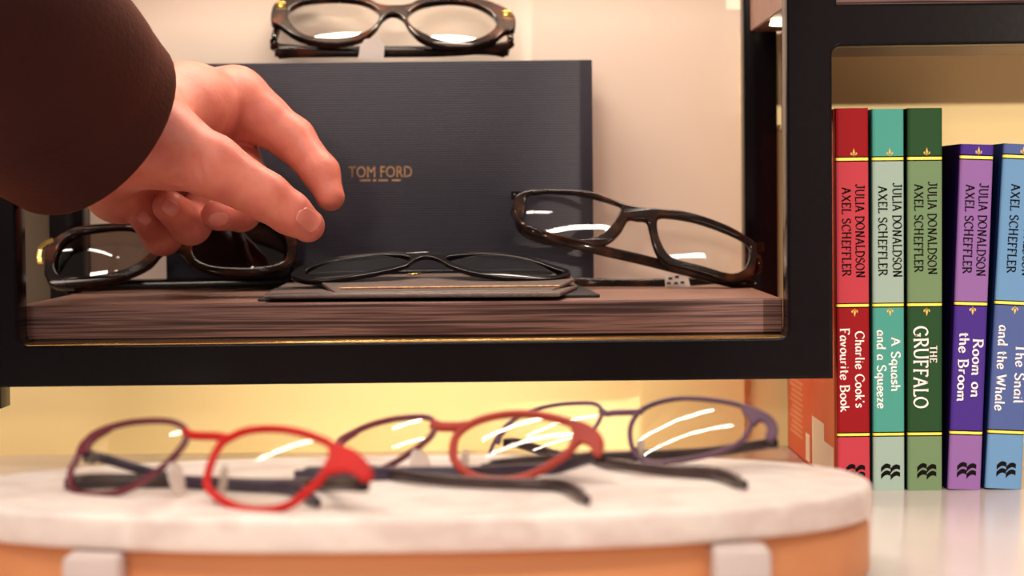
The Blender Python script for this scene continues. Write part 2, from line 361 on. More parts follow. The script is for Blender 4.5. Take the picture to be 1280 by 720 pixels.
me = plate_mesh(outer, [hole1, hole2, hole3], .009, .0012)
bm = bmesh.new(); bm.from_mesh(me)
for v_ in bm.verts: v_.co = Vector((v_.co.x, YF + .009 - v_.co.z - .95, v_.co.y))
from_bm('front_frame', bm, M['black'], unit, 35)
for x0, x1, z0 in ((-.46, -.442, 0), (-.2335, -.2165, .0497), (.1178, .1345, .0497), (.452, .47, 0)):
    bm = bmesh.new(); add_box(bm, (x0, 1.034, z0), (x1, 1.05, .46), .001); from_bm('rear_post', bm, M['black'], unit, 35, UO)
bm = bmesh.new(); add_box(bm, (-.442, 1.05, .0497), (-.2170, 1.056, .46)); from_bm('shade_toned_back_panel', bm, M['olive_shade'], unit, None, UO)  # dark board standing in for the shaded wall of the left bay
bm = bmesh.new(); add_box(bm, (.1364, .8885, .1600), (.1384, 1.0335, .2100), .0004, 1); from_bm('spot_baffle_rail', bm, M['woodtop'], unit, None, UO)  # added baffle: keeps spotlight passing over the books off the back wall
bm = bmesh.new(); add_box(bm, (.1224, .8885, .2322), (.1264, 1.0335, .442), .0004, 1); from_bm('spot_baffle_panel', bm, M['woodtop'], unit, None, UO)  # added out of view to block spotlight spill through the upper bay
def wood_board(name, lo, hi, label):
    bm = bmesh.new(); add_box(bm, lo, hi, .0006, 1)
    bmesh.ops.translate(bm, verts=bm.verts, vec=-UO); bmesh.ops.recalc_face_normals(bm, faces=bm.faces)
    for f in bm.faces: f.material_index = 0 if f.normal.y < -.7 else 1
    me = bpy.data.meshes.new(name); bm.to_mesh(me); bm.free()
    o = link(name, me, [M['wood'], M['woodtop']]); o.location = UO; return tag(o, label, 'shelf board')
wood_board('wooden_shelf', (-.2162, .8885, .0684), (.1175, 1.088, ZS), 'brown wood-grain shelf carrying the navy box and four pairs of glasses')
bm = bmesh.new(); add_box(bm, (XL + .001, .8725, .0668), (XR - .001, .8885, .0679), .0004, 1); from_bm('brass_edge_strip', bm, M['brass'], unit, 40, UO)
bm = bmesh.new(); add_box(bm, (XL + .001, .888, .0666), (XR - .001, 1.03, .0684)); from_bm('shelf_bearer', bm, M['black'], unit, None, UO)
wood_board('wooden_shelf', (.121, .8885, .2105), (.4515, 1.033, .232), 'brown wood board above the row of picture books')
wood_board('shelf_lip', (.1400, .8885, .192), (.4515, .955, .2104), 'thick brown wood lip just under the black bar over the picture books')
bm = bmesh.new(); add_box(bm, (-.441, .889, .443), (.1178, 1.034, .458), .0006, 1); from_bm('top_panel', bm, M['woodtop'], unit, None, UO)
bm = bmesh.new(); add_box(bm, (-.442, 1.04, .0), (.1178, 1.046, .0497)); add_box(bm, (.1178, 1.046, 0), (.452, 1.052, .2105))
from_bm('yellow_back_panel', bm, M['panel'], unit, None, UO)
bm = bmesh.new(); bmesh.ops.create_cone(bm, cap_ends=True, segments=24, radius1=.007, radius2=.006, depth=.003)
bmesh.ops.translate(bm, verts=bm.verts, vec=Vector((.1285, .962, .209))); from_bm('puck_lamp', bm, emis('puck_lamp_glow', (1, .86, .6), 4), unit, 40, UO)

# tray -----------------------------------------------------------------------
TC = Vector((-.035, .685, 0)); TA, TB = .1545, .0765
tray = empty('serving_tray', TC, 'oval cream marble tray on short feet carrying three metal spectacles', 'tray')
def oval(a, b, n=96, e=.88): 
    r = []
    for k in range(n):
        th = 2 * math.pi * k / n; c, s = math.cos(th), math.sin(th)
        r.append((a * math.copysign(abs(c) ** e, c), b * math.copysign(abs(s) ** e, s)))
    return r
me = plate_mesh(oval(TA, TB), [], .0055, .0024, 3)
for v_ in me.vertices: v_.co.z += ZT - .0055
link('marble_top', me, M['marble'], tray, 40)
me = plate_mesh(oval(TA - .001, TB - .005), [], .0100, .0035, 4)
for v_ in me.vertices: v_.co.z += .0113
link('wooden_base', me, M['orange_wood'], tray, 40)
for (px, y0) in ((115, -1), (922, -1)):
    x = (px - 640) / FPX * .622
    bm = bmesh.new(); add_box(bm, (x - .0087, .6105, 0), (x + .0087, .628, .0212), .002); from_bm('foot', bm, M['foot'], tray, 40, TC)

# presentation box -------------------------------------------------------------
BY = 1.042
b0, b1 = P(208, 352, BY), P(742.5, 352, BY)
BTOP = P(640, 75.5, BY).z
box = empty('presentation_box', (b0.x + .5 * (b1.x - b0.x), BY, ZS), 'dark navy ribbed box with gold lettering standing on the wooden shelf', 'box')
BO = Vector(box.location)
bm = bmesh.new(); add_box(bm, (b0.x, BY, ZS), (b1.x, BY + .047, BTOP), .0006); from_bm('box_body', bm, M['box'], box, 40, BO)
def wall_text(parent, body, pl, pr, height, mat, Y, name):
    A, B = P(*pl, Y), P(*pr, Y); me = text_mesh(body, height, (B - A).length)
    for v_ in me.vertices: v_.co = A + Vector((v_.co.x, -v_.co.z - .00005, v_.co.y)) - Vector(parent.location)
    return link(name, me, mat, parent)
wall_text(box, 'TOM FORD', (436, 222), (515, 222), .0056, M['foil'], BY, 'gold_lettering')
bm = bmesh.new()
for x0, x1 in ((450, 463), (466, 470), (473, 485), (490, 501)):
    A, B = P(x0, 226.5, BY), P(x1, 224.2, BY); add_box(bm, (A.x, BY - .0001, A.z), (B.x, BY + .001, B.z))
from_bm('gold_underline', bm, M['foil'], box, None, BO)

# ------------------------------------------------------------------ books
def zone_mat(name, rgb, rgb2=None):
    k = .60; c = tuple(k * v_ for v_ in srgb(*rgb)); c2 = tuple(k * v_ for v_ in srgb(*(rgb2 or rgb)))
    return mat_mottled(name, [(.3, c), (.7, c2)], (20, 20, 20), .5, spec=.06)
M['ink'] = mat_mottled('black_ink', [(.3, srgb(16, 12, 12)), (.7, srgb(22, 17, 17))], (50, 50, 50), .7, spec=.05)
M['white_ink'] = mat_mottled('white_ink', [(.3, srgb(240, 226, 222)), (.7, srgb(246, 234, 230))], (50, 50, 50), .5)
M['band'] = mat_mottled('yellow_band', [(.3, srgb(240, 205, 50)), (.7, srgb(250, 220, 80))], (80, 80, 80), .4)
M['orn'] = mat_mottled('gold_ornament', [(.3, srgb(196, 150, 50)), (.7, srgb(220, 180, 70))], (80, 80, 80), .4)
YB = .88; BD = .158
def zpix(py): return P(1150, py, YB).z
def logo_mesh(w):
    """two stacked rows of a pair of wavy flag shapes"""
    bm = bmesh.new()
    for row in (0, 1):
        for colm in (0, 1):
            n = 8; top = []; bot = []
            for k in range(n + 1):
                t = k / n; x = (colm + t) * w / 2 - w / 2
                wave = math.sin(t * math.pi * .9 + .1) * w * .16
                z = -row * w * .36
                top.append(bm.verts.new((x, 0, z + wave + w * .12 * t - colm * w * .05)))
                bot.append(bm.verts.new((x, 0, z + wave + w * .12 * t - w * (.26 - .03 * t) - colm * w * .05)))
            for k in range(n): bm.faces.new((top[k], top[k + 1], bot[k + 1], bot[k]))
    return bm
def book(name, label, bl, br, tops, lean_px, dark, light, authors, titles, tcol, light_side=None, group='board books in the right bay'):
    """bl/br: pixel x of the spine's bottom edges, tops: pixel y of its top, lean_px: how far the top sits right of the bottom"""
    A, B = P(bl, 616.5, YB), P(br, 616.5, YB); w_ = B.x - A.x
    H = P((bl + br) / 2, tops, YB).z
    root = empty(name, (B.x, YB, 0), label, 'book', group)
    root.rotation_euler = (0, math.atan(lean_px / (616.5 - tops)), 0)
    D = zone_mat(name + '_dark', dark); Lm = zone_mat(name + '_light', light); S = zone_mat(name + '_board', light_side or dark)
    def zz(py): return zpix(py) - zpix(616.8)
    zs = [0, zz(549.2), zz(547.6), zz(544.6), zz(543), zz(387.8), zz(386.2), zz(383), zz(381.6), zz(205), zz(203.4), zz(200), zz(198.4), H]
    ms = [Lm, M['ink'], M['band'], M['ink'], D, M['ink'], M['band'], M['ink'], Lm, M['ink'], M['band'], M['ink'], D]
    mats = [Lm, D, M['ink'], M['band'], S]; idx = {id(mm): k for k, mm in enumerate(mats)}
    bm = bmesh.new(); r = .0012
    # closed shell: rounded spine corners, zoned up the height, boards running back
    prof = [(-w_, BD), (-w_, .006), (-w_ + .0006, .0045), (-w_, .003), (-w_, r), (-w_ + r * .3, r * .3), (-w_ + r, 0), (-r, 0), (-r * .3, r * .3), (0, r), (0, .003), (-.0006, .0045), (0, .006), (0, BD),
            (-.002, BD), (-.002, .004), (-w_ + .002, .004), (-w_ + .002, BD)]
    rings = [[bm.verts.new((x, y, z)) for x, y in prof] for z in zs]
    n = len(prof)
    for k in range(len(zs) - 1):
        for j in range(n):
            f = bm.faces.new((rings[k][j], rings[k][(j + 1) % n], rings[k + 1][(j + 1) % n], rings[k + 1][j]))
            f.material_index = idx[id(ms[k])] if 4 <= j <= 8 else 4
    bm.faces.new(rings[0]).material_index = 4; bm.faces.new(rings[-1][::-1]).material_index = 4
    from_bm('cover', bm, mats, root)
    bm = bmesh.new(); add_box(bm, (-w_ + .0021, .0042, .002), (-.0021, BD - .003, H - .002)); from_bm('page_block', bm, M['pages'], root)
    def spine_text(nm, body, pcx, p0, p1, hpx, mat, shear=0.0):
        me = pen_text(body, hpx / FPX * YB, (p1 - p0) / FPX * YB, .074 if mat is M['white_ink'] else .095)
        x = pcx / FPX * YB - w_
        for v_ in me.vertices: v_.co = Vector((x + v_.co.y - hpx / FPX * YB / 2 + shear * v_.co.x, -.00006 - v_.co.z, zz(p0) - v_.co.x))
        link(nm, me, mat, root)
    for body, cx, p0, p1 in authors: spine_text('author_lettering', body, cx, p0, p1, 10.5, M['ink'])
    for body, cx, p0, p1, h in titles: spine_text('title_lettering', body, cx, p0, p1, h, tcol)
    lw = 24 / FPX * YB; bm = logo_mesh(lw); bmesh.ops.translate(bm, verts=bm.verts, vec=Vector((-w_ * .45, -.0001, zz(588)))); from_bm('publisher_mark', bm, M['ink'], root)
    for py in (193.5, 393.5):
        if py > tops + 3:
            bm = bmesh.new(); c = Vector((-w_ * .45, -.0001, zz(py)))
            sgn = 1 if py < 300 else -1
            for dx, dz, a, b_ in ((0, 0, .0005, .0019), (0, -.0009 * sgn, .0015, .00035), (.0011, -.0004 * sgn, .00035, .0006), (-.0011, -.0004 * sgn, .00035, .0006)):
                bm.faces.new([bm.verts.new(c + Vector((dx + ex * a, 0, dz + ez * b_))) for ex, ez in ((-1, 0), (0, -1), (1, 0), (0, 1))])
            from_bm('spine_ornament', bm, M['orn'], root)
    return root, w_, H
AU = lambda c1, c2, a=232, b_=351, c=236, d=349: [('JULIA DONALDSON', c1, a, b_), ('AXEL SCHEFFLER', c2, c, d)]
bk1, w1, h1 = book('picture_book', 'red picture book beside the black post, leftmost of the row', 1047, 1088, 135, -1, (168, 28, 36), (214, 74, 88), AU(30, 13, 233, 351, 237, 349),
     [("Charlie Cook's", 29, 417, 514, 11), ('Favourite Book', 10, 413, 519, 11)], M['white_ink'], (214, 84, 52))
book('picture_book', 'turquoise picture book standing between the red and the dark green book', 1091.5, 1131, 136, 0, (88, 178, 166), (178, 204, 192), AU(31, 13),
     [('A Squash', 29, 425, 494, 11), ('and a Squeeze', 11, 416, 515, 11)], M['white_ink'], (24, 110, 108))
book('picture_book', 'dark green picture book standing right of the turquoise one', 1134.5, 1178, 135, 1, (48, 88, 52), (130, 160, 118), AU(31, 14, 231, 348, 234, 345),
     [('THE', 32.5, 436, 458, 8), ('GRUFFALO', 17, 412, 516, 17)], M['white_ink'], (14, 36, 22))
book('picture_book', 'short purple picture book leaning slightly between dark green and blue books', 1184.5, 1226, 181, 17, (84, 56, 158), (164, 118, 190), AU(31, 14, 234, 351, 236, 348),
     [('Room on', 31, 428, 503, 12), ('the Broom', 14, 421, 509, 12)], M['white_ink'], (44, 22, 92))
book('picture_book', 'blue picture book cut off by the right edge of the photo', 1231, 1277, 181, 24, (94, 114, 178), (122, 172, 222), AU(37, 18, 234, 351, 236, 348),
     [('The Snail', 36, 436, 511, 12), ('and the Whale', 13, 413, 521, 12)], M['white_ink'], (40, 66, 130))
# back cover print of the red book: pale script block and barcode panels
M['cov_white'] = mat_mottled('cover_white_print', [(.3, srgb(250, 226, 200)), (.7, srgb(252, 234, 212))], (50, 50, 50), .45)
M['cov_pale'] = mat_mottled('cover_pale_print', [(.3, srgb(238, 150, 112)), (.7, srgb(242, 160, 122))], (50, 50, 50), .45)
M['cov_orange'] = mat_mottled('cover_orange_print', [(.3, srgb(232, 92, 52)), (.6, srgb(226, 76, 44)), (.75, srgb(214, 58, 44))], (22, 22, 22), .4)
def cover_rects(nm, rects, mat, off):
    bm = bmesh.new()
    for y0, y1, z0, z1 in rects: bm.faces.new([bm.verts.new((-w1 - off, y, z)) for y, z in ((y0, z0), (y1, z0), (y1, z1), (y0, z1))])
    from_bm(nm, bm, mat, bk1)
cover_rects('back_cover_print', [(.008, BD - .001, .001, h1 - .001)], M['cov_orange'], .00004)
cover_rects('barcode_panel', [(.037, .074, .002, .0253), (.010, .037, .002, .0176), (.082, .095, .002, .015)], M['cov_white'], .00008)
cover_rects('back_cover_blurb', [(.104 + .003 * (k % 2), .15 - .004 * (k % 3), .010 + k * .0026, .0115 + k * .0026) for k in range(11)], M['cov_pale'], .00008)

# ------------------------------------------------------------------ spectacles
class Surf:
    """the plane (slightly wrapped) that a spectacle front lies in: anchor, turn about the vertical, backward tilt"""
    def __init__(s, A, yaw, tilt, wrap=0.0, xm=0.0, roll=0.0):
        s.A = Vector(A); R = Matrix.Rotation(math.radians(yaw), 3, 'Z'); t = math.radians(tilt)
        s.u = R @ Vector((1, 0, 0)); s.v = R @ Vector((0, math.sin(t), math.cos(t))); s.n = R @ Vector((0, -math.cos(t), math.sin(t)))
        if roll:
            Q = Matrix.Rotation(math.radians(roll), 3, s.n); s.u = Q @ s.u; s.v = Q @ s.v
        s.k = wrap; s.xm = xm
    def loc(s, px, py):
        d = ray(px, py); h = 0.0
        for _ in range(8):
            q = CAM + d * ((s.A + s.n * h - CAM).dot(s.n) / d.dot(s.n)) - s.A
            x, y = q.dot(s.u), q.dot(s.v); h = -s.k * (x - s.xm) ** 2
        return Vector((x, y))
    def world(s, x, y, t=0.0): return s.A + s.u * x + s.v * y + s.n * (t - s.k * (x - s.xm) ** 2)
    def pix(s, px, py, t=0.0): q = s.loc(px, py); return s.world(q.x, q.y, t)
def zoomed(x0, y0, sc, pts): return [(x0 + X / sc, y0 + Y / sc) for X, Y in pts]
def smooth_loc(S, pts, n=6): return [tuple(q) for q in catmull([S.loc(*p) for p in pts], n)]
def inset(poly, d):
    c = sum((Vector(p) for p in poly), Vector((0, 0))) / len(poly)
    return [Vector(p) + (c - Vector(p)).normalized() * d for p in poly]
def lens(S, poly, mat, root, R=.13, t0=0.0, grow=.0006):
    """domed pane filling the rim"""
    bm = bmesh.new(); P2 = inset(poly, -grow); c = sum(P2, Vector((0, 0))) / len(P2); rings = []
    for f in (1, .85, .7, .5, .3, .12):
        ring = []
        for p in P2:
            q = c + (p - c) * f; rr = (q - c).length_squared
            ring.append(bm.verts.new(S.world(q.x, q.y, t0 + .0012 - rr / (2 * R)) - root.location))
        rings.append(ring)
    n = len(P2)
    for A, B in zip(rings, rings[1:]):
        for k in range(n): bm.faces.new((A[k], A[(k + 1) % n], B[(k + 1) % n], B[k]))
    bm.faces.new(rings[-1])
    bmesh.ops.recalc_face_normals(bm, faces=bm.faces); bm.normal_update()
    if sum(f.normal.dot(S.n) * f.calc_area() for f in bm.faces) < 0: bmesh.ops.reverse_faces(bm, faces=bm.faces)
    me = bpy.data.meshes.new('lens'); bm.to_mesh(me); bm.free()
    return link('lens', me, mat, root, 180)
def acetate(S, outer, holes, half, mat, root, bev=.0009):
    me = plate_mesh(outer, holes, half, bev, 3)
    for v_ in me.vertices: v_.co = S.world(v_.co.x, v_.co.y, v_.co.z) - root.location
    bm = bmesh.new(); bm.from_mesh(me)
    return from_bm('frame_front', bm, mat, root, 50)
def temple(pts, root, mat, h=.0022, t=.0011, up=(0, 0, 1), prof=None, name='temple'):
    bm = bmesh.new(); c = catmull(pts, 8, False)
    sweep(bm, [p - root.location for p in c], h, t, up, seg=12, power=.7, prof=prof)
    return from_bm(name, bm, mat, root, 45)
def tip_prof(t):   # slim arm that swells into its rounded tip
    s = 1.0 if t < .7 else 1 + .35 * math.sin((t - .7) / .3 * math.pi * .62)
    return s * (1 if t < .97 else .6)
def pad(c, n, root, rx=.0035, rz=.0062, tilt=0.3, wire=None):
    n = Vector(n).normalized(); bm = bmesh.new()
    bmesh.ops.create_uvsphere(bm, u_segments=16, v_segments=10, radius=1)
    q = n.to_track_quat('Y', 'Z').to_matrix()
    for v_ in bm.verts: v_.co = Vector(c) - root.location + q @ Vector((v_.co.x * rx, v_.co.y * .0011, v_.co.z * rz))
    o = from_bm('nose_pad', bm, M['pad'], root, 180)
    if wire:
        b2 = bmesh.new(); sweep(b2, [p - root.location for p in catmull([wire[0], (Vector(wire[0]) + Vector(c)) / 2 + n * .002, Vector(c)], 6, False)], .0004, .0004, (0, .3, 1), seg=6)
        from_bm('pad_wire', b2, M['dark_metal'], root, 60)
    return o
def hinge(c, root, s=.0022, mat=None, name='hinge'):
    bm = bmesh.new(); c = Vector(c) - root.location
    add_box(bm, c - Vector((s, s, s * .9)), c + Vector((s, s, s * .9)), s * .3)
    return from_bm(name, bm, mat or M['dark_metal'], root, 40)
def price_tag(poly_world, root, thick=.0003):
    bm = bmesh.new(); a = [bm.verts.new(p - root.location) for p in poly_world]
    b_ = [bm.verts.new(p - root.location + Vector((0, thick, 0))) for p in poly_world]; n = len(a)
    bm.faces.new(a); bm.faces.new(b_[::-1])
    for k in range(n): bm.faces.new((a[k], a[(k + 1) % n], b_[(k + 1) % n], b_[k]))
    o = from_bm('price_tag', bm, M['paper'], root); o['label'] = 'small white paper price tag'
    return o
SG = 'spectacles on the shelf'; TG = 'metal spectacles on the tray'

# --- A: tortoiseshell pair folded on top of the box
za = lambda pts: zoomed(320, 0, 3.765, pts)
SA = Surf(P(490, 57, 1.056), 0, 47, .6, 0)
rA = empty('spectacles', (P(490, 74, 1.06).x, 1.062, BTOP), 'folded dark tortoiseshell spectacles with gold corners lying on top of the navy box', 'spectacles', SG)
LA = smooth_loc(SA, za([(150, 85), (165, 50), (220, 20), (310, 8), (420, 8), (510, 22), (570, 55), (580, 90), (560, 125), (510, 160), (430, 185), (330, 188), (240, 175), (180, 135)]))
RA = smooth_loc(SA, za([(715, 95), (730, 60), (790, 30), (900, 15), (1010, 25), (1090, 60), (1130, 105), (1120, 145), (1060, 185), (970, 205), (880, 200), (800, 170), (740, 135)]))
OA = smooth_loc(SA, za([(72, 70), (95, 20), (170, -12), (310, -22), (500, -10), (570, 24), (640, 34), (720, 28), (780, 2), (900, -12), (1050, 2), (1160, 40), (1218, 85), (1215, 150), (1170, 160), (1120, 198), (1000, 232), (880, 228), (780, 198), (722, 145), (690, 95), (645, 74), (600, 95), (560, 150), (500, 192), (400, 215), (280, 210), (185, 182), (110, 130), (75, 118)]), 4)
acetate(SA, OA, [LA, RA], .0019, M['tort'], rA)
lens(SA, LA, M['lens_clear'], rA); lens(SA, RA, M['lens_clear'], rA)
for q in ((352, 10), (634, 21)): hinge(SA.pix(*q, .0012), rA, .0026, M['gold'], 'gold_corner')
zA = BTOP
def tz(px, py, z, dz=.002): return PZ(px, py, z + dz)
hA1, hA2 = SA.pix(346, 28, -.004), SA.pix(636, 32, -.004)
Y1 = 1.068
temple([hA1, P(343, 50, 1.070), P(350, 60, 1.072), P(430, 63, 1.073), P(540, 63, 1.073), P(612, 62, 1.072), P(636, 66, 1.070)], rA, M['tort'], .0024, .0016, prof=tip_prof)
temple([hA2, P(638, 48, 1.066), P(630, 58, 1.064), P(560, 65, 1.062), P(450, 66, 1.062), P(370, 65, 1.062), P(343, 66.5, 1.060)], rA, M['tort'], .0024, .0016, prof=tip_prof)
price_tag([P(320 + X / 3.765, Y / 3.765, 1.050) for X, Y in ((510, 185), (575, 175), (605, 205), (600, 282), (480, 278), (490, 220))], rA)

# --- B: brown tortoiseshell rectangular pair at the right of the shelf
zb = lambda pts: zoomed(630, 220, 3.765, pts)
SB = Surf(P(800, 300, 1.0), 4, 28, .9, 0.06)
rB = empty('spectacles', P(850, 356, .985), 'brown tortoiseshell rectangular spectacles leaning askew at the right end of the wooden shelf', 'spectacles', SG)
rB.location.z = ZS
LB = smooth_loc(SB, zb([(97, 165), (108, 105), (150, 86), (250, 82), (370, 95), (470, 120), (540, 143), (548, 160), (520, 215), (470, 270), (400, 300), (300, 304), (180, 285), (110, 255), (92, 215)]))
RB = smooth_loc(SB, zb([(728, 203), (780, 199), (880, 215), (980, 245), (1090, 290), (1142, 325), (1155, 360), (1140, 420), (1110, 453), (1050, 462), (930, 428), (820, 400), (770, 372), (735, 310), (720, 250)]))
OB = smooth_loc(SB, zb([(40, 150), (55, 100), (100, 76), (180, 68), (300, 70), (420, 82), (500, 110), (570, 138), (650, 153), (740, 160), (850, 172), (960, 203), (1060, 243), (1130, 283), (1175, 315), (1190, 350), (1185, 420), (1165, 475), (1110, 500), (1040, 497), (940, 465), (820, 432), (745, 408), (705, 345), (682, 260), (668, 218), (625, 212), (585, 210), (548, 270), (492, 318), (420, 340), (300, 334), (160, 312), (75, 265), (48, 215)]), 4)
acetate(SB, OB, [LB, RB], .0019, M['tort_brown'], rB)
lens(SB, LB, M['lens_clear'], rB); lens(SB, RB, M['lens_clear'], rB)
hB1, hB2 = SB.pix(642, 262, -.003), SB.pix(946, 312, -.003)
hinge(SB.pix(645, 243, -.001), rB, .0024, M['gloss_black'], 'end_piece'); hinge(SB.pix(948, 308, -.001), rB, .0026, M['tort_brown'], 'end_piece')
temple([hB1, P(660, 288, .997), P(735, 309, 1.003), P(800, 324, 1.005), P(860, 339, 1.005), P(905, 349, 1.002), P(945, 355, .999)], rB, M['tort_brown'], .0026, .0015, prof=tip_prof)
temple([hB2, P(948, 335, 1.000), P(930, 345, 1.010), P(880, 351, 1.018), P(800, 354, 1.025), P(740, 354, 1.03), P(716, 353, 1.03)], rB, M['tort_brown'], .0021, .0015, prof=tip_prof)
price_tag([P(*q, 1.0155) for q in zb([(757, 470), (812, 466), (862, 462), (878, 522), (760, 530)])], rB)
bm = bmesh.new()
for q in ((838, 348), (846, 346), (836, 354), (845, 354), (853, 353)):
    c = P(*q, 1.0152) - rB.location; add_box(bm, c - Vector((.0009, .0001, .0005)), c + Vector((.0009, .0001, .0005)))
from_bm('tag_print', bm, M['ink'], rB)

# --- C: sunglasses at the left of the shelf
zc = lambda pts: zoomed(40, 260, 5.54, pts)
zd = lambda pts: zoomed(200, 260, 5.54, pts)
SC = Surf(P(215, 325, 1.015), 3, 32, 1.2, 0.0)
rC = empty('sunglasses', P(215, 362, 1.02), 'dark tortoiseshell sunglasses with a gold corner and brown lenses, under the hand', 'sunglasses', SG)
rC.location.z = ZS
LC = smooth_loc(SC, zc([(168, 330), (200, 262), (260, 215), (350, 185), (480, 165), (620, 153), (720, 165), (800, 215), (835, 280), (805, 330), (720, 400), (600, 445), (480, 470), (350, 482), (215, 480), (165, 440), (155, 380)]))
RC = smooth_loc(SC, zd([(225, 300), (250, 210), (330, 140), (450, 105), (560, 95), (680, 100), (780, 135), (850, 200), (880, 290), (855, 375), (750, 410), (600, 424), (430, 418), (330, 400), (260, 368)]))
OC = smooth_loc(SC, zc([(95, 300), (140, 240), (200, 190), (270, 150), (400, 125), (640, 112), (780, 125), (870, 175), (960, 190), (1060, 190)]) + zd([(190, 190), (230, 150), (320, 95), (450, 68), (560, 60), (700, 65), (820, 105), (920, 180), (950, 270), (930, 380), (850, 430), (730, 462), (580, 478), (420, 468), (310, 445), (220, 410), (165, 340), (120, 305)]) + zc([(960, 300), (900, 330), (840, 400), (760, 450), (640, 500), (500, 540), (360, 560), (220, 568), (130, 545), (95, 470), (88, 380)]), 4)
acetate(SC, OC, [LC, RC], .002, M['tort'], rC, .001)
lens(SC, LC, M['lens_brown'], rC, .1); lens(SC, RC, M['lens_brown'], rC, .1)
bm = bmesh.new()
sweep(bm, [p - rC.location for p in catmull([SC.pix(68, 303, .002), SC.pix(58, 306, .001), SC.pix(50, 311, -.001), SC.pix(50, 327, -.001)], 5, False)], .0012, .0014, (0, -1, .3), seg=8, power=.6)
from_bm('gold_corner', bm, M['gold'], rC, 45)
hC1, hC2 = SC.pix(58, 336, -.003), SC.pix(372, 322, -.003)
temple([hC1, P(66, 350, 1.034), P(95, 357, 1.039), P(180, 356, 1.0375), P(270, 356, 1.037), P(330, 357, 1.036), P(372, 361, 1.032)], rC, M['gloss_black'], .0028, .0015, prof=tip_prof)
temple([hC2, P(368, 340, 1.026), P(352, 352, 1.031), P(270, 354, 1.033), P(170, 356, 1.032), P(105, 357, 1.03), P(75, 360, 1.026)], rC, M['gloss_black'], .0028, .0015, prof=tip_prof)

# --- D: folded leather pouch with thin aviator-style sunglasses on it
rD0 = empty('spectacle_pouch', (PZ(540, 372, ZS).x, .935, ZS), 'flat brown grey leather pouch with folded flap lying at the front of the shelf', 'pouch')
def flat_plate(nm, pix, z0, th, mat, root, bev=.0006):
    poly = [PZ(px, py, z0 + th) for px, py in pix]; L = root.location
    me = plate_mesh([(p.x - L.x, p.y - L.y) for p in poly], [], th / 2, bev, 2)
    for v_ in me.vertices: v_.co.z += z0 + th / 2 - L.z
    return link(nm, me, mat, root, 40)
flat_plate('pouch_back', [(322, 372.5), (750, 367.5), (722, 355), (365, 346)], ZS, .0016, M['pouch_dark'], rD0)
flat_plate('pouch_body', [(330, 367.5), (700, 365), (722, 356), (715, 350), (690, 344), (372, 346)], ZS + .0016, .0022, M['pouch'], rD0, .001)
def flap_z(Y): return ZS + .0052 + .06 * (Y - .925)
poly = [PZ(420, 361.5, ZS + .0054), PZ(690, 358.5, ZS + .0054), PZ(718, 352.5, ZS + .0054), P(708, 345, .985), P(690, 340, 1.0), P(400, 342, 1.0), P(388, 346, .985)]
me = plate_mesh([(p.x - rD0.location.x, p.y - rD0.location.y) for p in poly], [], .0008, .0005, 2)
for v_ in me.vertices: v_.co.z += flap_z(v_.co.y + rD0.location.y) - .0007 - ZS
link('pouch_flap', me, M['pouch'], rD0, 40)
A_, B_ = PZ(425, 360.4, ZS + .0055), PZ(700, 357.5, ZS + .0055)
bm = bmesh.new(); sweep(bm, [A_ - rD0.location, (A_ + B_) / 2 - rD0.location, B_ - rD0.location], .0005, .0005, (0, 0, 1), seg=8); from_bm('edge_piping', bm, M['foil'], rD0, 60)
e_ = P(518, 341, .985); c = Vector((e_.x, .985, flap_z(.985) + .0004)) - rD0.location
bm = bmesh.new()
sweep(bm, catmull([c + Vector(q) for q in ((-.0022, -.004, 0), (.001, -.005, .0001), (.0024, .001, .0003), (.001, .007, .0006), (-.0004, .002, .0004))], 5, False), .0003, .0008, (0, 0, 1), seg=8)
from_bm('gold_emblem', bm, M['gold'], rD0, 60)

ze = lambda pts: zoomed(310, 300, 2.783, pts)
SD = Surf(PZ(540, 348, ZS + .0082), 0, 70, 1.0, 0)
rD = empty('sunglasses', (PZ(540, 350, ZS).x, .955, ZS + .0054), 'slim black sunglasses with dark grey lenses lying on the leather pouch', 'sunglasses', SG)
LD = smooth_loc(SD, ze([(200, 118), (230, 98), (300, 79), (420, 61), (510, 58), (562, 66), (545, 86), (450, 108), (330, 128), (240, 137)]))
RD = smooth_loc(SD, ze([(690, 67), (760, 57), (860, 57), (960, 71), (1060, 104), (1096, 120), (1040, 131), (900, 126), (790, 110), (720, 88)]))
OD = smooth_loc(SD, ze([(150, 122), (195, 92), (300, 68), (420, 50), (540, 48), (600, 47), (640, 48), (690, 54), (760, 48), (860, 48), (960, 61), (1060, 92), (1118, 112), (1112, 128), (1040, 143), (900, 137), (785, 121), (705, 97), (660, 72), (620, 63), (585, 72), (545, 97), (455, 119), (335, 139), (225, 150), (165, 140)]), 4)
acetate(SD, OD, [LD, RD], .0011, M['gloss_black'], rD, .0005)
lens(SD, LD, M['lens_grey'], rD, .2, .0); lens(SD, RD, M['lens_grey'], rD, .2, .0)
hD1, hD2 = SD.pix(372, 344, -.001), SD.pix(706, 342, -.001)
zP = flap_z(SD.A.y + .022) + .0018
temple([hD1, Vector((hD1.x + .002, hD1.y + .012, zP)), Vector((hD1.x + .05, hD1.y + .026, zP)), Vector((hD1.x + .095, hD1.y + .025, zP)), Vector((hD1.x + .112, hD1.y + .018, zP))], rD, M['gloss_black'], .0012, .001, prof=tip_prof)
temple([hD2, Vector((hD2.x - .002, hD2.y + .014, zP)), Vector((hD2.x - .05, hD2.y + .030, zP)), Vector((hD2.x - .095, hD2.y + .029, zP)), Vector((hD2.x - .112, hD2.y + .022, zP))], rD, M['gloss_black'], .0012, .001, prof=tip_prof)

